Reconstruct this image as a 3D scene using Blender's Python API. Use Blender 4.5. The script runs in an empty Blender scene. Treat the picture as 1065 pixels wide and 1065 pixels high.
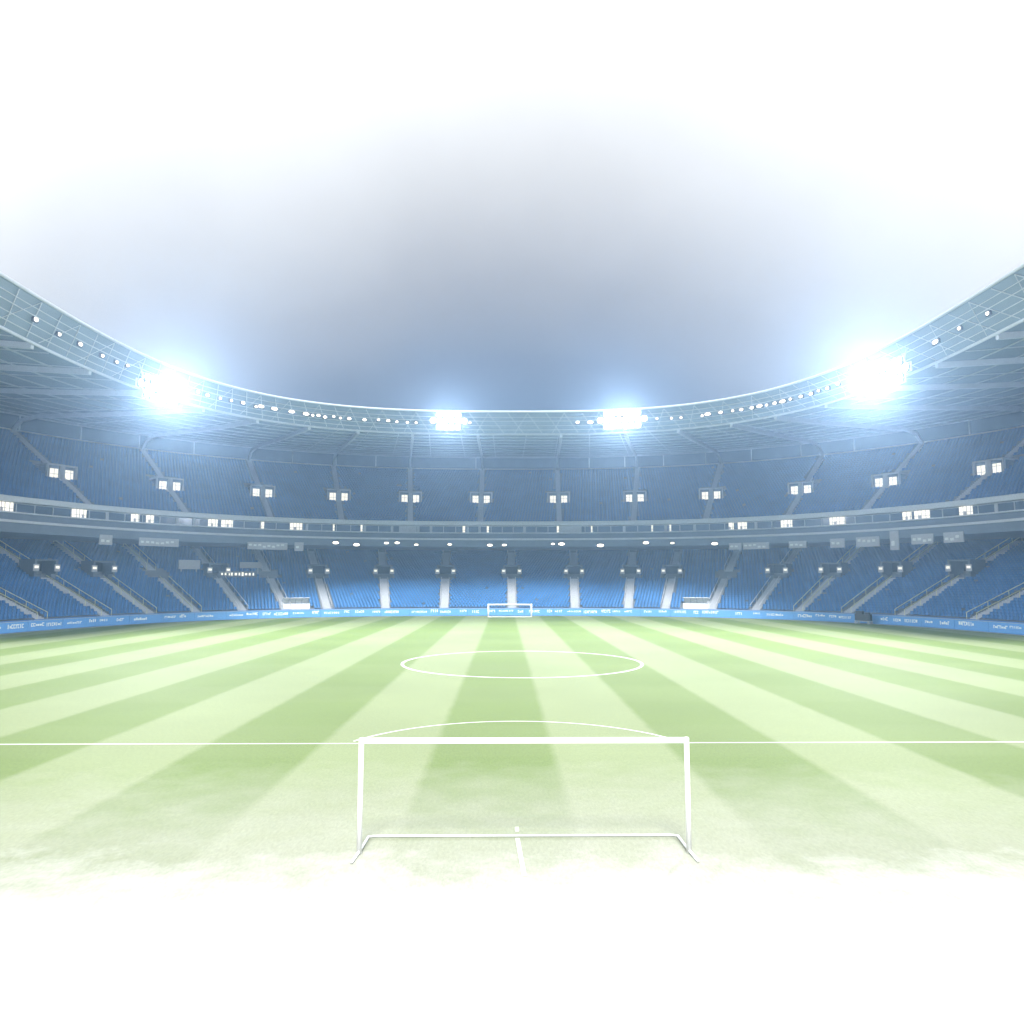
import bpy, math, random
import numpy as np
random.seed(7); rng = np.random.default_rng(7)
R = math.radians
scene = bpy.context.scene
COL = scene.collection

# ------------------------------------------------------------------ plan of the bowl
A, B, YC, NN = 58., 60., 65., 2.6
_t = np.linspace(-2.9, 2.9, 24001)
_sx, _cy = np.sin(_t), np.cos(_t)
_DX = A*np.sign(_sx)*np.abs(_sx)**(2/NN); _DY = YC+B*np.sign(_cy)*np.abs(_cy)**(2/NN)
_U = np.concatenate([[0], np.cumsum(np.hypot(np.diff(_DX), np.diff(_DY)))]); _U -= np.interp(0, _t, _U)
_g = np.linspace(_U[0], _U[-1], 1201)
_GX, _GY = np.interp(_g, _U, _DX), np.interp(_g, _U, _DY)
_fx = np.sign(_GX)*np.abs(_GX/A)**(NN-1)/A; _v = (_GY-YC)/B; _fy = np.sign(_v)*np.abs(_v)**(NN-1)/B
_L = np.hypot(_fx, _fy); _NX, _NY = _fx/_L, _fy/_L
def PA(u, s, z=0.):
    u = np.asarray(u, float); s = np.asarray(s, float)
    x = np.interp(u, _g, _GX)+s*np.interp(u, _g, _NX); y = np.interp(u, _g, _GY)+s*np.interp(u, _g, _NY)
    return np.stack(np.broadcast_arrays(x, y, np.asarray(z, float)), -1)
def P(u, s, z=0.): return PA(u, s, z).reshape(3)
def N(u): return np.array([np.interp(u, _g, _NX), np.interp(u, _g, _NY), 0.])
def rot_out(u):                      # z rotation whose +Y axis points outwards at u
    n = N(u); return math.atan2(-n[0], n[1])
UMAX = 118.
US = np.linspace(-UMAX, UMAX, 237)

# ------------------------------------------------------------------ materials
def mat(name, col, rough=.6, metal=0., noise=.12, scale=3., emit=None, bump=0., spec=.4):
    m = bpy.data.materials.new(name); m.use_nodes = True
    nt = m.node_tree; b = nt.nodes['Principled BSDF']
    b.inputs['Roughness'].default_value = rough; b.inputs['Metallic'].default_value = metal
    b.inputs['Specular IOR Level'].default_value = spec
    tc = nt.nodes.new('ShaderNodeTexCoord'); no = nt.nodes.new('ShaderNodeTexNoise')
    no.inputs['Scale'].default_value = scale; no.inputs['Detail'].default_value = 5
    nt.links.new(tc.outputs['Object'], no.inputs['Vector'])
    mx = nt.nodes.new('ShaderNodeMix'); mx.data_type = 'RGBA'
    c = np.array(col[:3])
    mx.inputs[6].default_value = (*np.clip(c*(1-noise*1.5), 0, 1), 1)
    mx.inputs[7].default_value = (*np.clip(c*(1+noise*1.5), 0, 1), 1)
    nt.links.new(no.outputs['Fac'], mx.inputs[0]); nt.links.new(mx.outputs[2], b.inputs['Base Color'])
    if bump:
        bp = nt.nodes.new('ShaderNodeBump'); bp.inputs['Strength'].default_value = bump
        nt.links.new(no.outputs['Fac'], bp.inputs['Height']); nt.links.new(bp.outputs['Normal'], b.inputs['Normal'])
    if emit:
        b.inputs['Emission Color'].default_value = (*emit[0], 1); b.inputs['Emission Strength'].default_value = emit[1]
    return m
M = {}
M['concrete'] = mat('pale_concrete', (.50, .50, .50), .85, noise=.10, scale=.6, bump=.1)
M['terrace'] = mat('terrace_concrete', (.20, .22, .25), .85, noise=.12, scale=.8)
M['aisle'] = mat('aisle_concrete', (.44, .46, .50), .8, noise=.10, scale=2.)
M['seat'] = mat('blue_plastic_seat', (.018, .135, .37), .42, noise=.25, scale=.35)
M['wallblue'] = mat('blue_front_wall', (.05, .22, .58), .55, noise=.08)
M['facade'] = mat('facade_panel', (.12, .15, .195), .55, noise=.10, scale=.7)
M['rail'] = mat('pale_rail', (.55, .56, .60), .4, noise=.06)
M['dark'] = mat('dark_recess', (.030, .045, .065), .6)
M['glass'] = mat('box_glass', (.06, .09, .13), .12, noise=.3, scale=.5, spec=.6)
M['steel'] = mat('roof_steel', (.42, .44, .48), .5, .0, noise=.08)
M['roof'] = mat('roof_membrane', (.17, .215, .27), .6, noise=.12, scale=.25)
M['deck'] = mat('roof_deck', (.30, .32, .35), .7)
M['white'] = mat('white_paint', (.80, .80, .80), .35, noise=.03)
M['board'] = mat('blue_board', (.11, .32, .68), .4, noise=.08)
M['letter'] = mat('white_lettering', (.82, .85, .80), .5, noise=.05)
M['sign'] = mat('grey_sign', (.42, .42, .45), .6, noise=.1)
M['signmark'] = mat('sign_marks', (.75, .74, .72), .6, noise=.1)
M['black'] = mat('black_metal', (.03, .03, .035), .5)
M['yellow'] = mat('yellow_rail', (.75, .72, .42), .4)
M['win'] = mat('lit_window', (.8, .78, .7), .5, noise=.05, emit=((1., .88, .70), .36))
M['lamp'] = mat('lit_lamp', (.9, .88, .8), .5, noise=.02, emit=((1., .88, .70), 1.3))
M['flood'] = mat('floodlight_lens', (.9, .9, .9), .3, noise=.02, emit=((.93, .97, 1.), 12.))

def grass_material():
    m = bpy.data.materials.new('striped_turf'); m.use_nodes = True
    nt = m.node_tree; n = nt.nodes; l = nt.links; b = n['Principled BSDF']
    b.inputs['Roughness'].default_value = .75; b.inputs['Specular IOR Level'].default_value = .25
    tc = n.new('ShaderNodeTexCoord'); sep = n.new('ShaderNodeSeparateXYZ')
    wob = n.new('ShaderNodeTexNoise'); wob.inputs['Scale'].default_value = .9; wob.inputs['Detail'].default_value = 6
    l.new(tc.outputs['Object'], wob.inputs['Vector'])
    l.new(tc.outputs['Object'], sep.inputs[0])
    def math_(op, a, b_=None, c=None, clamp=False):
        k = n.new('ShaderNodeMath'); k.operation = op; k.use_clamp = clamp
        for i, x in enumerate((a, b_, c)):
            if x is None: continue
            if isinstance(x, (int, float)): k.inputs[i].default_value = x
            else: l.new(x, k.inputs[i])
        return k.outputs[0]
    xw = math_('ADD', sep.outputs[0], math_('MULTIPLY', math_('SUBTRACT', wob.outputs['Fac'], .5), .22))
    # triangle wave of period 8.4 m, sharpened: cutting direction of the mower
    w = math_('PINGPONG', math_('ADD', xw, .4+84.), 4.2)      # 0 at X=-0.4 (middle of the dark stripe)
    st = math_('MULTIPLY', math_('SUBTRACT', w, 1.95), 3.3, clamp=True)
    yw = math_('PINGPONG', math_('ADD', sep.outputs[1], math_('MULTIPLY', math_('SUBTRACT', wob.outputs['Fac'], .5), .4)), 5.5)
    sy = math_('MULTIPLY', math_('SUBTRACT', yw, 2.6), 2., clamp=True)
    fine = n.new('ShaderNodeTexNoise'); fine.inputs['Scale'].default_value = 14; fine.inputs['Detail'].default_value = 8; fine.inputs['Roughness'].default_value = .75
    big = n.new('ShaderNodeTexNoise'); big.inputs['Scale'].default_value = .11; big.inputs['Detail'].default_value = 5
    mp = n.new('ShaderNodeMapping'); mp.inputs['Scale'].default_value = (1., .35, 1.)
    l.new(tc.outputs['Object'], mp.inputs[0]); l.new(mp.outputs[0], fine.inputs['Vector']); l.new(tc.outputs['Object'], big.inputs['Vector'])
    def mix(f, a, b_, bt='MIX'):
        k = n.new('ShaderNodeMix'); k.data_type = 'RGBA'; k.blend_type = bt
        if isinstance(f, (int, float)): k.inputs[0].default_value = f
        else: l.new(f, k.inputs[0])
        for i, x in ((6, a), (7, b_)):
            if isinstance(x, tuple): k.inputs[i].default_value = (*x, 1)
            else: l.new(x, k.inputs[i])
        return k.outputs[2]
    c = mix(st, GR_D, GR_L)
    c = mix(math_('MULTIPLY', sy, .09), c, GR_L)
    # fade to white painted into the near goalmouth turf colour, with a ragged edge
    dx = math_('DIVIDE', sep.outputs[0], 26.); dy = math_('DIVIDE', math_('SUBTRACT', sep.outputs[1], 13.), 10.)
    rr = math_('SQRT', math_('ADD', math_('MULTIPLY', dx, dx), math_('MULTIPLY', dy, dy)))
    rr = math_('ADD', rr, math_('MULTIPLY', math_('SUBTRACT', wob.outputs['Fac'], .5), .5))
    pale_fade = math_('MULTIPLY', math_('SUBTRACT', 1.15, rr), 1.1, clamp=True)
    pale_fade = math_('MULTIPLY', pale_fade, .75)
    c = mix(pale_fade, c, (.33, .335, .285))
    # white fade painted into ground colour behind the goal line, along a ragged edge
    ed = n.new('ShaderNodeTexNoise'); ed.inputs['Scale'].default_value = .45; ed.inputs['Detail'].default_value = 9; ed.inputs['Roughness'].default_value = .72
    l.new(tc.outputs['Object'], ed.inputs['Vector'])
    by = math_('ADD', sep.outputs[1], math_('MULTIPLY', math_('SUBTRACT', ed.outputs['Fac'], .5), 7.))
    white_fade = math_('MULTIPLY', math_('SUBTRACT', 16.2, by), .21, clamp=True)
    c = mix(white_fade, c, (.56, .56, .53))
    v = math_('MULTIPLY_ADD', fine.outputs['Fac'], .75, .62)
    v = math_('MULTIPLY', v, math_('MULTIPLY_ADD', big.outputs['Fac'], .35, .83))
    hs = n.new('ShaderNodeHueSaturation'); l.new(c, hs.inputs['Color']); l.new(v, hs.inputs['Value'])
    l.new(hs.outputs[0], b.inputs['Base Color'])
    bp = n.new('ShaderNodeBump'); bp.inputs['Strength'].default_value = .5; bp.inputs['Distance'].default_value = .03
    l.new(fine.outputs['Fac'], bp.inputs['Height']); l.new(bp.outputs['Normal'], b.inputs['Normal'])
    return m
GR_D, GR_L = (.118, .172, .044), (.188, .232, .108)
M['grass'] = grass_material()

# ------------------------------------------------------------------ mesh helpers
def link(o, parent=None):
    COL.objects.link(o)
    if parent is not None: o.parent = parent
    return o
class MB:
    def __init__(s): s.v = []; s.f = []; s.m = []; s.n = 0
    def add(s, v, f, mi=0):
        v = np.asarray(v, float).reshape(-1, 3)
        s.v.append(v); s.f += [tuple(int(i)+s.n for i in q) for q in f]; s.m += [mi]*len(f); s.n += len(v); return s
    def box(s, c, d, z=0., mi=0):          # centre, full size, turned by z
        x, y, h = d[0]/2, d[1]/2, d[2]/2
        q = np.array([[i, j, k] for k in (-h, h) for (i, j) in ((-x, -y), (x, -y), (x, y), (-x, y))])
        co, si = math.cos(z), math.sin(z)
        q = np.stack([q[:, 0]*co-q[:, 1]*si, q[:, 0]*si+q[:, 1]*co, q[:, 2]], 1)+np.asarray(c, float)
        return s.add(q, [(0, 3, 2, 1), (4, 5, 6, 7), (0, 1, 5, 4), (1, 2, 6, 5), (2, 3, 7, 6), (3, 0, 4, 7)], mi)
    def tube(s, pts, r, k=6, mi=0):
        pts = np.asarray(pts, float); n = len(pts); vs = []
        for i, p in enumerate(pts):
            d = pts[min(i+1, n-1)]-pts[max(i-1, 0)]; d = d/np.linalg.norm(d)
            up = np.array([0, 0, 1.]) if abs(d[2]) < .95 else np.array([1., 0, 0])
            a = np.cross(d, up); a /= np.linalg.norm(a); b = np.cross(d, a)
            for j in range(k):
                w = 2*math.pi*j/k; vs.append(p+r*(math.cos(w)*a+math.sin(w)*b))
        f = [(i*k+j, (i+1)*k+j, (i+1)*k+(j+1) % k, i*k+(j+1) % k) for i in range(n-1) for j in range(k)]
        f += [tuple(range(k)), tuple(range((n-1)*k, n*k))[::-1]]
        return s.add(vs, f, mi)
    def beam(s, a, b, w, h, mi=0):         # rectangular bar between two points, h vertical
        a = np.asarray(a, float); b = np.asarray(b, float); d = (b-a)/np.linalg.norm(b-a)
        x = np.cross(d, [0, 0, 1.]); x = x/np.linalg.norm(x) if np.linalg.norm(x) > 1e-6 else np.array([1., 0, 0])
        y = np.cross(x, d)
        q = [p+i*x*w/2+j*y*h/2 for p in (a, b) for (i, j) in ((-1, -1), (1, -1), (1, 1), (-1, 1))]
        return s.add(q, [(0, 3, 2, 1), (4, 5, 6, 7), (0, 1, 5, 4), (1, 2, 6, 5), (2, 3, 7, 6), (3, 0, 4, 7)], mi)
    def ring(s, prof, us=US, closed=False, mi=0):   # profile of (s, z) swept round the bowl
        k = len(prof); vs = np.concatenate([PA(us, a, z)[:, None, :] for a, z in prof], 1).reshape(-1, 3)
        n = len(us); jj = range(k if closed else k-1)
        f = [(i*k+j, (i+1)*k+j, (i+1)*k+(j+1) % k, i*k+(j+1) % k) for i in range(n-1) for j in jj]
        if closed: f += [tuple(range(k)), tuple(range((n-1)*k, n*k))[::-1]]
        return s.add(vs, f, mi)
    def build(s, name, mats, parent=None, smooth=False, origin=None):
        me = bpy.data.meshes.new(name)
        v = np.concatenate(s.v) if s.v else np.zeros((0, 3))
        if origin is not None: v = v-np.asarray(origin, float)
        me.from_pydata(v.tolist(), [], s.f)
        if not isinstance(mats, (list, tuple)): mats = [mats]
        for m in mats: me.materials.append(m)
        if len(mats) > 1: me.polygons.foreach_set('material_index', s.m)
        if smooth: me.polygons.foreach_set('use_smooth', [True]*len(me.polygons))
        me.update()
        o = bpy.data.objects.new(name, me)
        if origin is not None: o.location = origin
        return link(o, parent)
def tag(o, label=None, cat=None, group=None, kind=None):
    for k, x in (('label', label), ('category', cat), ('group', group), ('kind', kind)):
        if x: o[k] = x
    return o
def empty(name, loc=(0, 0, 0), rz=0., **k):
    o = bpy.data.objects.new(name, None); o.empty_display_size = .5; COL.objects.link(o)
    o.location = loc; o.rotation_euler = (0, 0, rz); return tag(o, **k)
def copy_tree(o, parent=None):
    c = o.copy(); COL.objects.link(c)
    if parent is not None: c.parent = parent
    for ch in list(o.children): copy_tree(ch, c)
    return c

# ------------------------------------------------------------------ setting
g = MB(); g.add([(-300, -300, -.005), (300, -300, -.005), (300, 300, -.005), (-300, 300, -.005)], [(0, 1, 2, 3)])
tag(g.build('ground', M['concrete']), kind='structure')
YN = 6.5
cu = PA(np.linspace(-168, 168, 600), -.35, .0); cu = cu[cu[:, 1] > YN]
cu = np.concatenate([[(cu[0, 0], YN, 0)], cu, [(cu[-1, 0], YN, 0)]])
pm = MB(); ctr = np.array([[0, 60., 0]])
nv = len(cu)
pm.add(np.concatenate([cu, ctr]), [(i, (i+1) % nv, nv) for i in range(nv)])
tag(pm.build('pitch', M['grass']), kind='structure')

M['line'] = mat('line_paint', (.72, .75, .70), .8, noise=.12, scale=9.)
def ribbon(pts, w, name, z=.006, close=False):
    pts = np.asarray(pts, float); n = len(pts); vs = []
    for i in range(n):
        a = pts[(i-1) % n] if (close or i > 0) else pts[i]; b = pts[(i+1) % n] if (close or i < n-1) else pts[i]
        d = b-a; d /= np.linalg.norm(d); q = np.array([-d[1], d[0]])
        vs += [(*(pts[i]+q*w/2), z), (*(pts[i]-q*w/2), z)]
    m = n if close else n-1
    mb = MB(); mb.add(vs, [(2*i, 2*i+1, (2*i+3) % (2*n), (2*i+2) % (2*n)) for i in range(m)])
    return tag(mb.build(name, M['line']), kind='structure')
an = np.linspace(0, 2*math.pi, 129)[:-1]
ribbon(np.stack([1.28+8.75*np.cos(an), 53.2+8.5*np.sin(an)], 1), .21, 'centre_circle', close=True)
ribbon([(-20.2, 26.85), (20.9, 26.85)], .10, 'penalty_area_line')
Rr = 6.75; a0 = math.asin(6.05/Rr); aa = np.linspace(-a0, a0, 48)
ribbon(np.stack([.42+Rr*np.sin(aa), 30.95-Rr+Rr*np.cos(aa)], 1), .10, 'penalty_arc', z=.010)
ribbon([(-20.2, 16.32), (-20.2, 26.78)], .13, 'penalty_area_side_line')
ribbon([(20.9, 16.32), (20.9, 26.78)], .13, 'penalty_area_side_line')
ribbon([(.40, 15.0), (.30, 17.1)], .09, 'goal_centre_line', z=.010)
ribbon([(.30, 17.55), (.30, 17.85)], .09, 'penalty_mark', z=.010)

# ------------------------------------------------------------------ goals
def goal(name, X, Y, w, h, r, face, label, depth=1.6):
    o = empty(name, (X, Y, 0), label=label, cat='football goal')
    for sgn in (-1, 1):
        m = MB(); x = sgn*(w/2)
        m.tube([(x, 0, 0), (x, 0, h*.5), (x, 0, h+r*.7), (x, 0, h+r*.98)], r, 14)
        m.v[-1][-14:] = (m.v[-1][-14:]-np.array([x, 0, 0]))*np.array([.75, .75, 1])+np.array([x, 0, 0])
        m.build('post', M['white'], o, smooth=True)
        f = MB(); f.tube([(x-sgn*.02, -face*.95, .035), (x, 0, .05), (x+sgn*.03, face*depth*.55, .035), (x+sgn*.05, face*depth, .035)], r*.55, 8)
        f.build('side_ground_bar', M['white'], o, smooth=True)
    m = MB(); m.tube([(-w/2, 0, h), (w/2, 0, h)], r*.96, 14); m.build('crossbar', M['white'], o, smooth=True)
    m = MB(); m.tube([(-w/2+.02, -face*.93, .035), (-w/2+.12, -face*.98, .04), (w/2-.12, -face*.98, .04), (w/2-.02, -face*.93, .035)], r*.42, 8)
    m.build('ground_bar', M['white'], o, smooth=True)
    return o
goal('football_goal', .44, 16.2, 7.24, 2.42, .057, -1, 'white football goal frame nearest the viewer, seen through from behind', .55)
goal('football_goal', .87, 121.3, 7.3, 2.05, .16, 1, 'small distant white football goal in front of the blue boards', 1.4)

# ------------------------------------------------------------------ stadium
ST = empty('stadium', (0, 125, 0), label='two-tier stadium bowl with blue seats and lattice-edged ring roof around the pitch', cat='stadium')
ST.location = (0, 0, 0)
def part(mb, name, mats, parent=None, smooth=False): return mb.build(name, mats, parent or ST, smooth)

AISLES = [-73.4, -64.1, -57.4, -50.6, -43.5, -36.8, -30.2, -20.6, -10.6, 1.3, 12.3, 21.4, 27.6, 35.1, 42.0, 48.8, 56.2, 64.3, 74.9, 85., 96., -84., -95.]
UAIS = [-91., -81., -70., -58.3, -47.1, -36.6, -26.9, -16.5, -4.6, 9.9, 21.9, 32.3, 43.1, 52.4, 63., 74., 85., 95.]
def tier(name, s0, z0, n, tread, rise):
    prof = [(s0, 0.0 if z0 < 3 else z0-.6)]; s, z = s0, z0
    for i in range(n):
        prof += [(s, z), (s+tread, z)]; s += tread; z += rise
    prof += [(s, z), (s, z+.2)]
    return part(MB().ring(prof), name, M['terrace']), s, z
LOW = (1.2, 1.15, 34, .82, .335)
UPP = (15.3, 17.0, 29, .9, .53)
lt, ls1, lz1 = tier('lower_terrace', *LOW)
ut, us1, uz1 = tier('upper_terrace', *UPP)
part(MB().ring([(.75, 0), (.75, 1.35), (1.1, 1.35), (1.1, 0)], closed=True), 'front_wall', M['wallblue'])
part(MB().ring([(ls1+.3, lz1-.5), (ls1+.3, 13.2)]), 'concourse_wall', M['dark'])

def seats(name, cfg, aisles, aw, portals):
    s0, z0, n, tread, rise = cfg; pitch = .56
    # one tip-up seat: back shell and pan
    def bx(x0, x1, y0, y1, zz0, zz1, dy=0.):
        return np.array([[x0, y0, zz0], [x1, y0, zz0], [x1, y1, zz0], [x0, y1, zz0], [x0, y0+dy, zz1], [x1, y0+dy, zz1], [x1, y1+dy, zz1], [x0, y1+dy, zz1]])
    proto = np.concatenate([bx(-.235, .235, .50, .56, .40, .82, .07), bx(-.235, .235, .30, .50, .38, .45)])
    q = np.array([(4, 5, 6, 7), (0, 1, 5, 4), (1, 2, 6, 5), (2, 3, 7, 6), (3, 0, 4, 7)])
    fq = np.concatenate([q, q+8]); V = []
    for i in range(n):
        s = s0+i*tread; z = z0+i*rise
        # arc length grows outwards: space the seats evenly on this row
        uu = np.linspace(-UMAX+1, UMAX-1, 3000); pp = PA(uu, s)
        al = np.concatenate([[0], np.cumsum(np.hypot(*np.diff(pp[:, :2], axis=0).T))])
        us = np.interp(np.arange(.3, al[-1]-.3, pitch), al, uu)
        x = PA(us, s)
        keep = np.ones(len(us), bool)
        for a in aisles:
            d = np.hypot(*(x[:, :2]-P(a, s)[:2]).T)
            h = aw/2+.28
            if portals and portals[0] <= s <= portals[1]: h = portals[2]/2+.3
            keep &= d > h
        if z0 < 3 and s < 3.9:
            for a in (-35., 32.5): keep &= np.hypot(*(x[:, :2]-P(a, s)[:2]).T) > 2.55
        keep &= rng.random(len(us)) > .004
        us = us[keep]; x = x[keep]; x[:, 2] = z
        nn = np.stack([np.interp(us, _g, _NX), np.interp(us, _g, _NY)], 1); tt = np.stack([nn[:, 1], -nn[:, 0]], 1)
        px = proto[None, :, 0]; py = proto[None, :, 1]
        vx = x[:, 0:1]+tt[:, 0:1]*px+nn[:, 0:1]*py; vy = x[:, 1:2]+tt[:, 1:2]*px+nn[:, 1:2]*py
        vz = np.broadcast_to(z+proto[None, :, 2], vx.shape)
        V.append(np.stack([vx, vy, vz], -1).reshape(-1, 3))
    V = np.concatenate(V); ns = len(V)//16
    Fq = (fq[None]+16*np.arange(ns)[:, None, None]).reshape(-1, 4)
    me = bpy.data.meshes.new(name); me.vertices.add(len(V)); me.vertices.foreach_set('co', V.ravel())
    me.loops.add(Fq.size); me.loops.foreach_set('vertex_index', Fq.ravel().astype(np.int32))
    me.polygons.add(len(Fq)); me.polygons.foreach_set('loop_start', np.arange(0, Fq.size, 4, dtype=np.int32))
    me.update(calc_edges=True); me.materials.append(M['seat'])
    return tag(link(bpy.data.objects.new(name, me), ST), kind='stuff')
seats('lower_seating', LOW, AISLES, 1.4, (13.0, 17.4, 3.4))
seats('upper_seating', UPP, UAIS, 1.1, (24.2, 29.5, 4.6))

def aisle(u, cfg, w, top, parent, mats, rails=True, gap=None):
    s0, z0, n, tread, rise = cfg; rz = rot_out(u); t = np.array([math.cos(rz), math.sin(rz), 0])
    below = [i for i in range(top) if not gap or s0+i*tread < gap[0]]
    above = [i for i in range(top) if gap and s0+i*tread > gap[1]]
    for flight in (below, above):
        if not flight: continue
        m = MB()
        b0, b1 = flight[0], flight[-1]+1
        for i in flight:                       # one closed block per half step, each standing on the slab below
            for h in (0, 1):
                m.box(P(u, s0+tread*(i+.25+.5*h), z0+i*rise+.005+(h+1)*rise/4), (w, tread/2+.004*(h+1), (h+1)*rise/2), rz)
        o = part(m, 'aisle_stairs', mats, parent)
        if not rails: continue
        for sg in (-1, 1):
            pts = [P(u, s0+i*tread, z0+i*rise+1.0)+t*sg*(w/2+.06) for i in flight[::2]]
            if len(pts) < 2: continue
            r = MB(); r.tube(pts, .05, 5)
            for p in pts[::2]: r.beam(p-np.array([0, 0, 1.]), p, .05, .05)
            part(r, 'handrail', M['yellow'] if abs(u) > 45 else M['rail'], o)

PS, PZ = 14.2, LOW[1]+LOW[4]*16
for u in AISLES:
    aisle(u, LOW, 1.35, 33, ST, M['aisle'], gap=(13.6, 17.2))
    if u in (35.1, -36.8, -50.6): continue       # these three run on without an entrance
    rz = rot_out(u); nrm = N(u); tg = np.array([nrm[1], -nrm[0], 0])
    v = MB(); z0 = LOW[1]+LOW[4]*15-.2
    for sg in (-1, 1): v.box(P(u, 15.5, z0+1.5)+tg*sg*1.55, (.3, 3.4, 3.0), rz)
    v.box(P(u, 15.5, z0+3.08), (3.4, 3.4, .18), rz)
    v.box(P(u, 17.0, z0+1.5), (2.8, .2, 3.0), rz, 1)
    v.box(P(u, 13.86, z0+.55)-tg*1.15, (.9, .12, 1.1), rz); v.box(P(u, 13.86, z0+.55)+tg*1.15, (.9, .12, 1.1), rz)
    p = part(v, 'entrance_portal', [M['facade'], M['dark']])
    for sg in (-1, 1):
        w = MB(); c = P(u, 13.72, z0+1.95)+tg*sg*1.55
        w.box(c, (.85, .10, 1.0), rz); w.box(c+np.array([0, 0, .1])-nrm*.07, (.55, .05, .35), rz, 1)
        part(w, 'lit_sign', [M['sign'], M['win']], p)

for u in UAIS:
    aisle(u, UPP, 1.0, 29, ST, M['sign'], rails=False, gap=(24.5, 29.0))
    rz = rot_out(u); nrm = N(u); tg = np.array([nrm[1], -nrm[0], 0])
    c = 25.0; z0 = UPP[1]+UPP[4]*9.4
    v = MB()
    v.box(P(u, c+2.2, z0+1.35), (4.3, 4.2, 2.7), rz)
    v.box(P(u, c+2.1, z0+2.83), (4.8, 4.6, .24), rz, 1)
    for sg in (-1, 1): v.box(P(u, c+.02, z0+1.45)+tg*sg*2.28, (.22, .5, 2.5), rz, 1)
    v.box(P(u, c+.02, z0+.12), (4.3, .34, .24), rz, 1)
    v.box(P(u, c+.02, z0+1.45), (.75, .5, 2.5), rz, 1)
    p = part(v, 'stair_head', [M['facade'], M['sign']])
    for sg in (-1, 1):
        w = MB(); cc = P(u, c+.04, z0+1.4)+tg*sg*1.2
        w.box(cc, (1.25, .08, 1.55), rz); x0 = rng.uniform(-.3, .3)
        w.box(cc-nrm*.05+tg*x0, (.07, .05, 1.55), rz, 1); w.box(cc-nrm*.05+np.array([0, 0, rng.uniform(-.3, .4)]), (1.25, .05, .07), rz, 1)
        part(w, 'lit_window', [M['win'], M['sign']], p)

# balcony ring between the tiers
BAL = MB()
BAL.ring([(12.9, 12.65), (12.9, 14.0), (13.6, 14.0), (13.6, 15.3), (15.2, 15.3), (15.2, 12.9), (29.2, 13.0), (29.2, 12.65)], closed=True)
bal = part(BAL, 'balcony', M['facade'])
part(MB().ring([(12.6, 13.98), (12.6, 14.32), (13.2, 14.32), (13.2, 13.98)], closed=True), 'lower_rail', M['rail'], bal)
part(MB().ring([(13.2, 15.32), (13.2, 15.50), (14.3, 15.50), (14.3, 15.32)], closed=True), 'sill_band', M['rail'], bal)
part(MB().ring([(14.4, 15.50), (14.4, 16.85)]), 'window_band', M['glass'], bal)
part(MB().ring([(13.4, 16.9), (13.4, 17.65), (14.0, 17.75), (15.1, 17.75), (15.1, 16.9)], closed=True), 'upper_rail', M['rail'], bal)
mu = MB(); mu.ring([(14.28, 16.72), (14.28, 16.84), (14.36, 16.84), (14.36, 16.72)], closed=True)
for u in np.arange(-UMAX+2, UMAX-1, 2.1):
    mu.box(P(u, 14.335, 16.19), (.12 if rng.random() < .7 else .5, .12, 1.36), rot_out(u))
part(mu, 'window_frame', M['sign'], bal)
WINS = [(-60.5, 2.2), (-53.9, 1.3), (-52.1, 1.3), (-44.4, 1.6), (-42.6, 2.0), (-33.5, 2.2), (-16.5, 1.2), (36.1, .9), (37.6, 1.6), (43.4, 2.), (49.8, 2.6), (58.3, 1.4), (60.1, 2.4), (65.3, 2.), (-69., 2.4), (73., 2.2),
        (-28.2, .3), (-7.5, .5), (9.6, .4), (15.3, .3), (-3.2, .4), (24.8, .3), (27.5, .3), (-24.1, .35), (-38., .5)]
for u, w in WINS:
    m = MB(); m.box(P(u, 14.25, 16.2), (w, .06, 1.25), rot_out(u))
    rz = rot_out(u); tg = np.array([math.cos(rz), math.sin(rz), 0])
    m.box(P(u, 14.20, 16.2)+np.array([0, 0, -.2]), (w, .05, .07), rz, 1)
    if w > .8:
        for k in range(1, int(w/.6)+1): m.box(P(u, 14.19, 16.2)+tg*(-w/2+k*.6+rng.uniform(-.1, .1)), (.08, .04, 1.25), rz, 1)
        m.box(P(u, 14.17, 15.85)+tg*rng.uniform(-.3, .3)*w, (.35, .04, .5), rz, 1)
    part(m, 'lit_window', [M['win'], M['sign']], bal)
for u, w in ((-16.9, 3.4), (11.9, 4.0)):
    m = MB(); m.box(P(u, 14.15, 16.2), (w, .10, 1.3), rot_out(u)); part(m, 'pale_screen', M['sign'], bal)
for u, w, h in ((-51.4, 6.4, 1.3), (-57.9, 2., 1.5), (-37.5, 7., 1.3), (-33.2, 1.6, 1.6), (36.8, 2.2, 1.2), (39.6, 4.6, 1.2), (45.1, 3.0, 1.2), (50.2, 2.4, 1.5), (54., 3.8, 1.6), (57.3, 1.4, 3.0), (60.7, 3.4, 1.5), (64.5, 3., 1.5)):
    m = MB(); rz = rot_out(u); m.box(P(u, 12.75, 12.35), (w, .18, h), rz)
    for k in range(int(w*1.2)):
        m.box(P(u, 12.64, 12.35+rng.uniform(-.2, .2)*h)+np.array([math.cos(rz), math.sin(rz), 0])*(-w/2+.5+k*.8), (.5, .05, .25*h), rz, 1)
    part(m, 'hanging_panel', [M['sign'], M['signmark']], bal)

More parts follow.
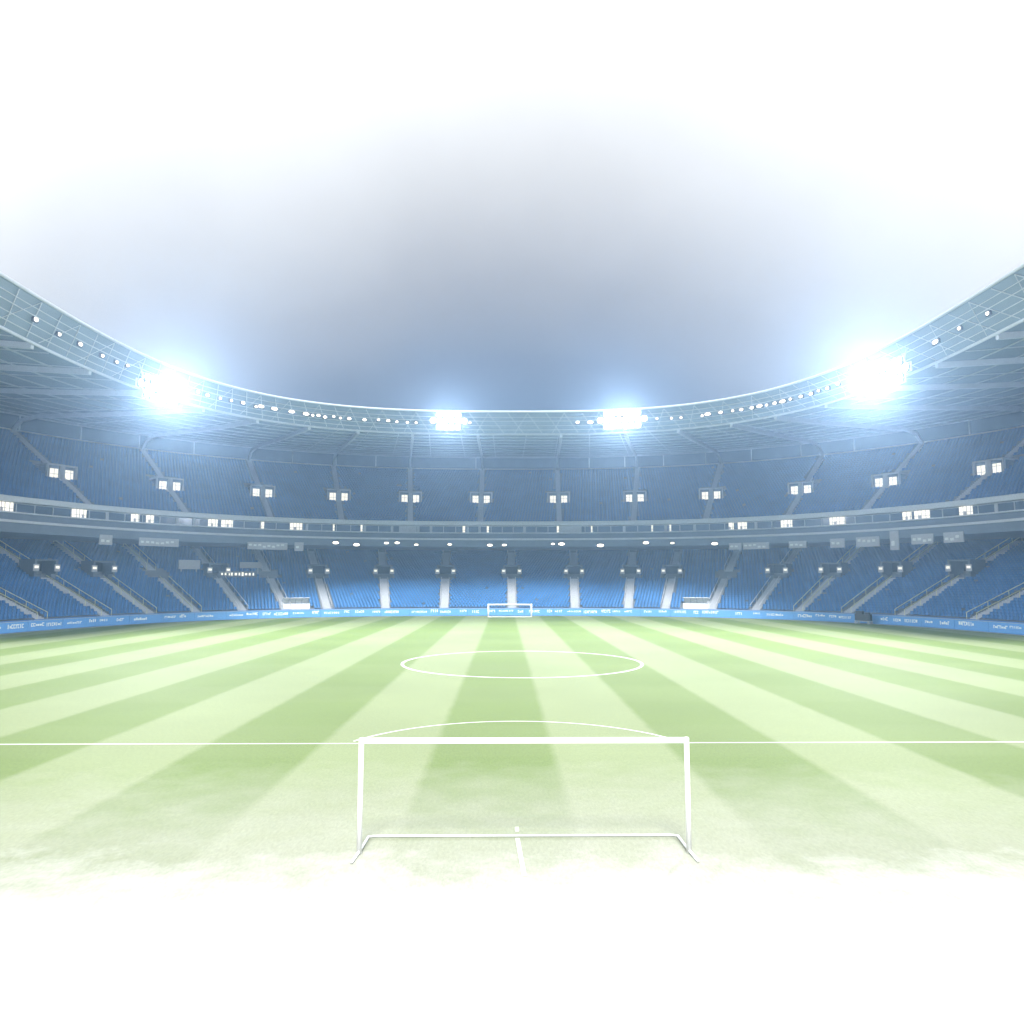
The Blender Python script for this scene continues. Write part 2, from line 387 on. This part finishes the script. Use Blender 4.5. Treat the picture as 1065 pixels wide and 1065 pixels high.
# ------------------------------------------------------------------ roof
roof = part(MB().ring([(-13, 33.0), (-13, 33.3), (46, 38.5), (46, 35.8), (41.6, 35.45), (-9.8, 30.25)], closed=True), 'roof', M['roof'])
part(MB().ring([(46, 14), (46, 35.8)]), 'outer_wall', M['facade'])
part(MB().ring([(us1, uz1-.3), (us1+.1, uz1), (us1+.1, 35.5)]), 'rear_wall', M['glass'])
UR = np.linspace(-UMAX, UMAX, 180)
part(MB().tube(PA(UR, -13.15, 33.15), .17, 8), 'roof_rim', M['steel'], roof, True)
part(MB().tube(PA(UR, -9.8, 30.15), .17, 8), 'lower_chord', M['steel'], roof, True)
lat = MB()
def onfas(f, off=-.12): return -13+3.2*f+off, 33.0-2.75*f
for f, r in ((.22, .05), (.40, .06), (.62, .05), (.82, .06)):
    s, z = onfas(f); lat.tube(PA(UR, s, z), r, 4)
k = 0
for u in np.arange(-UMAX+3, UMAX-5, 3.3):
    s0, z0 = onfas(.03); s1, z1 = onfas(.97)
    lat.tube([P(u, s0, z0), P(u+2.6, s1, z1)], .05, 4); 
    if k % 2: lat.tube([P(u+3.3, s0, z0), P(u+1.2, s1, z1)], .04, 4)
    k += 1
part(lat, 'edge_lattice', M['steel'], roof)
pur = MB()
def und(s): return 30.25+(s+9.8)*5.2/51.4
for s in (-5, 0, 5.5, 11, 16.5, 22, 27, 32, 37):
    pur.tube(PA(UR, s, und(s)-.16), .09, 4)
for u in np.arange(-UMAX+2, UMAX, 5.7):
    pur.tube([P(u, -9, und(-9)-.1), P(u, 41, und(41)-.1)], .06, 4)
part(pur, 'purlins', M['steel'], roof)
for u in UAIS:                                         # radial girders, bending down to the rear wall
    m = MB(); pts = [(-9.6, 0), (5, .25), (20, .3), (33, .25), (38.5, .9), (41.0, 2.6)]
    for (a, b), (c, d) in zip(pts[:-1], pts[1:]):
        m.beam(P(u, a, und(a)-.35-b), P(u, c, und(c)-.35-d), .45, .6)
    part(m, 'girder', M['steel'], roof)
cl = MB()
for z in (32.45, 35.25): cl.ring([(41.0, z-.12), (41.0, z+.12), (41.25, z+.12), (41.25, z-.12)], us=UR, closed=True)
for u in np.arange(-UMAX+3, UMAX-2, 5.2):
    if rng.random() < .8: cl.box(P(u, 41.1, 33.85), (.22, .2, 2.56), rot_out(u))
part(cl, 'gallery_frame', M['steel'])

# ------------------------------------------------------------------ lamps
ORD = ['first', 'second', 'third', 'fourth', 'fifth', 'sixth', 'seventh', 'eighth', 'ninth', 'tenth', 'eleventh', 'twelfth', 'thirteenth', 'fourteenth', 'fifteenth', 'sixteenth',
       'seventeenth', 'eighteenth', 'nineteenth', 'twentieth', 'twenty-first', 'twenty-second', 'twenty-third', 'twenty-fourth', 'twenty-fifth']
def flood(u, nx, nz, label, first):
    low = abs(u) > 40; loc = P(u, -13.55, 31.45-(2.0 if low else 0)); rz = rot_out(u)
    o = empty('floodlight', loc, rz, label=label, cat='floodlight', group='floodlight banks on the roof edge')
    w, h = nx*.98, nz*1.0
    f = MB()
    for i in range(nz+1): f.box((0, .12, -h/2+i*h/nz), (w+.1-(1.9*w/nx if i in (0, nz) else 0), .12, .08))
    for i in range(nx+1): f.box((-w/2+i*w/nx, .12, 0), (.07, .16, h*(.34 if i in (0, nx) else 1)+.06))
    for x in (-w*.35, w*.35): f.beam((x, .15, h*.3), (x, .85, 2.6 if low else .7), .14, .14)
    f.build('rack', M['steel'], o)
    proto = None
    for i in range(nz):
        for j in range(nx):
            if i in (0, nz-1) and j in (0, nx-1): continue
            p = (-w/2+(j+.5)*w/nx, -.02, -h/2+(i+.5)*h/nz)
            if proto is None:
                hb = MB(); k = 14; rr = [(.18, .22), (.38, .05), (.43, -.16)]
                vs = [(r*math.cos(2*math.pi*q/k), y, r*math.sin(2*math.pi*q/k)) for r, y in rr for q in range(k)]
                hb.add(vs, [(a*k+q, (a+1)*k+q, (a+1)*k+(q+1) % k, a*k+(q+1) % k) for a in range(2) for q in range(k)]+[tuple(range(k))])
                proto = hb.build('lamp', M['black'], o)
                lens = MB(); lens.add([(.42*math.cos(2*math.pi*q/k), -.13, .42*math.sin(2*math.pi*q/k)) for q in range(k)], [tuple(range(k))[::-1]])
                lens.build('lens', M['flood'], proto); proto.location = p
            else:
                c = copy_tree(proto, o); c.location = p
    l = bpy.data.lights.new('floodlight_beam', 'SPOT'); l.energy = FLOOD*nx*nz/10*(1.35 if abs(u) > 40 else .72); l.color = (.92, .94, 1.)
    l.spot_size = R(150); l.spot_blend = 1.; l.shadow_soft_size = .9
    lo = link(bpy.data.objects.new('beam', l), o); lo.location = (0, -.8, 0)
    tgt = np.array([0, 52., 0])-(loc+N(u)*-.8)
    from mathutils import Vector, Matrix
    q = Vector(tgt).to_track_quat('-Z', 'Y').to_euler()
    m = Matrix.Rotation(-rz, 3, 'Z') @ q.to_matrix(); lo.rotation_euler = m.to_euler()
    return o
FLOOD = 14000.
flood(-72.6, 8, 3, 'large blazing floodlight bank on the roof edge, farthest left of four', True)
flood(-9.8, 6, 3, 'smaller compact blazing floodlight bank left of centre on the far roof edge', True)
flood(21.6, 8, 3, 'wide blazing floodlight bank right of centre on the far roof edge', True)
flood(81.0, 9, 3, 'large blazing floodlight bank on the roof edge, farthest right of four', True)

LAMPS = {'left of the farthest-left floodlight': [-77.1, -79.2, -82.1, -86.3, -90., -94.],
 'right of the farthest-left floodlight': [-61.9, -59.8, -57.0, -54.5, -51.9, -49.0, -47.9, -45.0, -41.2, -38.1, -36.7, -35.5, -34.1, -32.3, -30.9, -29.1, -26.0, -23.2, -21.3, -19.6, -17.6, -15.9],
 'right of the compact left floodlight': [-6.0],
 'left of the wide right floodlight': [15.3, 12.9],
 'right of the wide right floodlight': [28.5, 31.5, 33.5, 38.0, 39.2, 42.0, 44.7, 46.6, 49.0, 50.7, 52.3, 54.1, 55.9, 57.6, 60.0, 62.3, 64.0, 65.9, 68.3],
 'right of the farthest-right floodlight': [88.3, 92.5, 96.9]}
def small_lamp(name, size):
    o = empty(name)
    b = MB(); b.box((0, .10, .06), (size[0]+.12, .22, size[1]+.10)); b.box((0, .30, .1), (.14, .3, .14)); b.build('housing', M['black'], o)
    k = MB(); n = 10
    ring = [(size[0]/2*math.cos(2*math.pi*q/n), -.02, .06+size[1]/2*math.sin(2*math.pi*q/n)) for q in range(n)]
    ring2 = [(x*.7, -.12, .06+(z-.06)*.7) for x, y, z in ring]
    k.add(ring+ring2, [(q, (q+1) % n, n+(q+1) % n, n+q) for q in range(n)]+[tuple(range(n, 2*n))]); k.build('lens', M['lamp'], o, True)
    return o
protos = [small_lamp('roof_lamp', s) for s in ((.42, .36), (.6, .42), (.95, .46))]
used = [False]*3
for where, lst in LAMPS.items():
    for i, u in enumerate(lst):
        k = int(rng.choice([0, 0, 1, 1, 2]))
        o = copy_tree(protos[k]) if used[k] else protos[k]; used[k] = True
        o.location = P(u, -11.72+rng.uniform(-.05, .05), 31.5+rng.uniform(-.12, .12)); o.rotation_euler = (0, 0, rot_out(u))
        num = (ORD[i]+' ') if len(lst) > 1 else 'single '
        tag(o, '%ssmall lit lamp in the roof-edge row, counting %s' % (num, where) if len(lst) > 1 else 'single small lit lamp in the roof-edge row just '+where, 'lamp', 'small lamps along the roof edge')
soff = [-28.0, -24.9, -20.3, -18.6, -15.5, -9.9, -2.8, -0.1, 8.7, 10.2, 16.7, 23.9, 27.9, 34.0]
sp = small_lamp('balcony_lamp', (1.0, .45)); first = True
for i, u in enumerate(soff):
    o = sp if first else copy_tree(sp); first = False
    o.location = P(u, 12.48, 12.95+rng.uniform(-.15, .35)); o.rotation_euler = (0, 0, rot_out(u)); s = rng.uniform(.7, 1.35); o.scale = (s, 1, s)
    tag(o, '%s warm lamp from the left under the balcony between the two seating tiers' % ORD[i], 'lamp', 'warm lamps under the balcony')

# ------------------------------------------------------------------ advertising boards
def board(u, w, label, seed):
    rr = np.random.default_rng(seed); rz = rot_out(u); o = MB()
    o.box((0, 0, .66), (w-.06, .10, 1.2)); o.box((0, .0, 1.275), (w-.02, .14, .05), mi=2)
    for x in (-w*.35, w*.35): o.beam((x, .06, .9), (x, .62, .0), .06, .06, mi=2)
    x = -w/2+rr.uniform(.2, .8)
    while x < w/2-1.0:
        L = rr.uniform(.9, 2.6); L = min(L, w/2-.25-x)
        hh = rr.uniform(.28, .52); zc = .78+rr.uniform(-.08, .10); kx = x
        while kx < x+L:                                    # unreadable letter-like marks
            cw = rr.uniform(.14, .30); t = rr.integers(0, 5)
            if t == 0: o.box((kx+cw/2, -.056, zc), (cw*.45, .016, hh), mi=1)
            elif t == 1:
                o.box((kx+.05, -.056, zc), (.09, .016, hh), mi=1); o.box((kx+cw/2+.05, -.056, zc+hh*.36), (cw-.0, .014, hh*.27), mi=1)
            elif t == 2:
                for q in (-.37, .37): o.box((kx+cw/2, -.056, zc+q*hh), (cw, .014, hh*.25), mi=1)
                o.box((kx+cw*.12, -.056, zc), (.08, .017, hh*.7), mi=1)
            elif t == 3: o.box((kx+cw/2, -.056, zc-hh*.1), (cw, .016, hh*.55), mi=1)
            else: o.box((kx+cw/2, -.056, zc+hh*.05), (cw, .016, hh*.8), mi=1)
            kx += cw+.07
        x += L+rr.uniform(.5, 1.9)
    b = o.build('advertising_board', [M['board'], M['letter'], M['steel']])
    b.location = P(u, 0.0); b.rotation_euler = (0, 0, rz)
    return tag(b, label, 'advertising board', 'blue advertising boards round the pitch')
Wb = 5.0
board(1.0, Wb, 'blue board with white markings directly behind the far goal', 1)
for sg, side in ((-1, 'left'), (1, 'right')):
    for i in range(17):
        board(1.0+sg*Wb*(i+1), Wb, '%s blue board with white markings to the %s of the far goal' % (ORD[i], side), 10+i+100*(sg > 0))

# ------------------------------------------------------------------ pitch-side shelters, panels, trolley
def shelter(u, label):
    o = empty('bench_shelter', P(u, 2.3, 1.21), rot_out(u), label=label, cat='shelter')
    w = 4.4; sh = MB(); k = 8
    arc = [(.55-.95*math.cos(a)*1.0+.15, 1.15+.95*math.sin(a)*.95) for a in np.linspace(.1, math.pi*.55, k)]
    arc = [(.9, .0), (.9, 1.2)]+[(.9-1.25*(1-math.cos(a)), 1.2+.85*math.sin(a)) for a in np.linspace(.2, math.pi/2, k)]
    ins = [(y-.08, z-.06 if z > 1 else z) for y, z in arc]
    n = len(arc); loop = arc+ins[::-1]
    vs = [(x, y, z) for x in (-w/2, w/2) for y, z in loop]; m = len(loop)
    sh.add(vs, [(i, (i+1) % m, m+(i+1) % m, m+i) for i in range(m)]+[tuple(range(m))[::-1], tuple(range(m, 2*m))])
    sh.build('canopy', M['white'], o)
    fp = MB(); fp.box((0, -.30, .52), (w-.02, .06, 1.04)); fp.build('front_panel', M['white'], o)
    rb = MB()
    for x in np.linspace(-w/2+.1, w/2-.1, 5): rb.tube([(x, y-.10, z-.02) for y, z in arc], .045, 5)
    rb.build('frame', M['steel'], o)
    be = MB(); be.box((0, .55, .45), (w-.3, .42, .08)); be.box((0, .76, .78), (w-.3, .06, .5))
    for x in (-w/2+.5, 0, w/2-.5): be.box((x, .55, .205), (.08, .36, .41))
    be.build('bench', M['white'], o)
shelter(-35.0, 'white low shelter in the front rows of the stand, left of the far goal')
shelter(32.5, 'white low shelter in the front rows of the stand, right of the far goal')
def panel(u, s, z, w, h, label, marks):
    o = empty('stand_sign', P(u, s, z), rot_out(u), label=label, cat='sign')
    m = MB(); m.box((0, 0, h/2), (w, .14, h))
    if marks:
        x = -w/2+.4
        while x < w/2-.4:
            cw = rng.uniform(.2, .5); m.box((x+cw/2, -.085, h*.5), (cw, .03, h*rng.uniform(.3, .6)), mi=1); x += cw+rng.uniform(.12, .4)
    m.build('sign_face', [M['facade'] if marks else M['sign'], M['win'] if marks else M['sign']], o)
    f = MB()
    for x in (-w*.35, w*.35): f.box((x, .2, -1.0), (.14, .14, 2.+h))
    f.build('sign_post', M['steel'], o)
def tz(s): return LOW[1]+LOW[4]*int((s-LOW[0])/LOW[3])
panel(-41.0, 14., tz(14)+.55, 6.6, 1.1, 'dark sign with bright lettering among the seats of the lower left tier', True)
panel(-38.8, 17.4, tz(17.4)+.9, 3.8, 1.1, 'blank pale grey panel above the dark lettered sign in the lower left tier', False)
panel(-46.6, 16., tz(16)+.9, 3.6, 1.6, 'blank pale grey panel at the top of a left stairway', False)
tr = empty('equipment_trolley', P(60.5, -1.3), rot_out(60.5), label='dark equipment trolley standing by the boards at the right bend of the pitch', cat='trolley')
m = MB(); m.box((0, 0, .95), (2.2, .7, .9)); m.box((-.5, 0, 1.6), (1., .6, .4)); m.box((.7, 0, 1.5), (.5, .5, .2)); m.build('case', M['black'], tr)
m = MB(); m.box((0, 0, .42), (2.4, .8, .08))
for x in (-1.0, 1.0):
    for y in (-.32, .32): m.tube([(x, y-.04, .19), (x, y+.04, .19)], .19, 12)
m.build('chassis', M['steel'], tr)

# ------------------------------------------------------------------ haze
hz = MB(); hz.box((0, 0, 23.0), (640, 640, 48.0))
H = hz.build('haze', []); H['kind'] = 'stuff'
hm = bpy.data.materials.new('haze_air'); hm.use_nodes = True; nt = hm.node_tree; nt.nodes.clear()
out = nt.nodes.new('ShaderNodeOutputMaterial'); pv = nt.nodes.new('ShaderNodeVolumePrincipled')
pv.inputs['Color'].default_value = (.47, .70, 1., 1); pv.inputs['Density'].default_value = .0013; pv.inputs['Anisotropy'].default_value = .7
nt.links.new(pv.outputs[0], out.inputs['Volume']); H.data.materials.clear(); H.data.materials.append(hm)
H.display_type = 'WIRE'

# ------------------------------------------------------------------ sky and sun
SUN_EL, SUN_AZ = 50., 180.           # light from behind the viewer
w = bpy.data.worlds.new('World'); scene.world = w; w.use_nodes = True
nt = w.node_tree; n = nt.nodes; l = nt.links; bg = n['Background']
sky = n.new('ShaderNodeTexSky'); sky.sky_type = 'NISHITA'; sky.sun_disc = False; sky.sun_elevation = R(SUN_EL); sky.sun_rotation = R(SUN_AZ)
tc = n.new('ShaderNodeTexCoord'); sep = n.new('ShaderNodeSeparateXYZ'); l.new(tc.outputs['Generated'], sep.inputs[0])
def wm(op, a, b=None, clamp=False):
    k = n.new('ShaderNodeMath'); k.operation = op; k.use_clamp = clamp
    for i, x in enumerate((a, b)):
        if x is None: continue
        if isinstance(x, (int, float)): k.inputs[i].default_value = x
        else: l.new(x, k.inputs[i])
    return k.outputs[0]
# overcast: slate low over the far end, paling towards the zenith, a little cloud in it
q = wm('ADD', sep.outputs[2], wm('MULTIPLY', wm('MULTIPLY', sep.outputs[0], sep.outputs[0]), .65))
cn = n.new('ShaderNodeTexNoise'); cn.inputs['Scale'].default_value = 2.2; cn.inputs['Detail'].default_value = 5
l.new(tc.outputs['Generated'], cn.inputs['Vector'])
q = wm('ADD', q, wm('MULTIPLY', wm('SUBTRACT', cn.outputs['Fac'], .5), .13))
cr = n.new('ShaderNodeValToRGB'); l.new(q, cr.inputs[0]); e = cr.color_ramp.elements
e[0].position = .22; e[0].color = (.060, .080, .115, 1); e[1].position = .62; e[1].color = (1.3, 1.3, 1.3, 1)
x = e.new(.30); x.color = (.165, .18, .215, 1); x = e.new(.40); x.color = (.45, .45, .465, 1); x = e.new(.52); x.color = (.90, .90, .90, 1)
mx = n.new('ShaderNodeMix'); mx.data_type = 'RGBA'; mx.inputs[0].default_value = .90
sc_ = n.new('ShaderNodeMix'); sc_.data_type = 'RGBA'; sc_.blend_type = 'MULTIPLY'; sc_.inputs[0].default_value = 1.; sc_.inputs[7].default_value = (.10, .10, .10, 1)
l.new(sky.outputs[0], sc_.inputs[6]); l.new(sc_.outputs[2], mx.inputs[6]); l.new(cr.outputs[0], mx.inputs[7])
l.new(mx.outputs[2], bg.inputs[0]); bg.inputs[1].default_value = .33

sl = bpy.data.lights.new('sun', 'SUN'); sl.energy = 2.6; sl.angle = R(14); sl.color = (1., .97, .92)
so = link(bpy.data.objects.new('sun', sl)); so.rotation_euler = (R(90-SUN_EL), 0, 0)

# ------------------------------------------------------------------ camera
cam = bpy.data.cameras.new('camera'); cam.sensor_width = 36.; cam.lens = 36.*737/1065; cam.clip_end = 3000.; cam.clip_start = .1
co = link(bpy.data.objects.new('camera', cam)); co.location = (0, 0, 5.93)
co.rotation_euler = (R(90)+math.atan(72.5/737), 0, -math.atan(7.5/737)); scene.camera = co
scene.view_settings.view_transform = 'Standard'; scene.view_settings.look = 'None'
scene.view_settings.exposure = 1.5; scene.view_settings.gamma = 1.
scene.cycles.use_denoising = True; scene.cycles.max_bounces = 5; scene.cycles.volume_bounces = 1
scene.cycles.sample_clamp_indirect = 6.
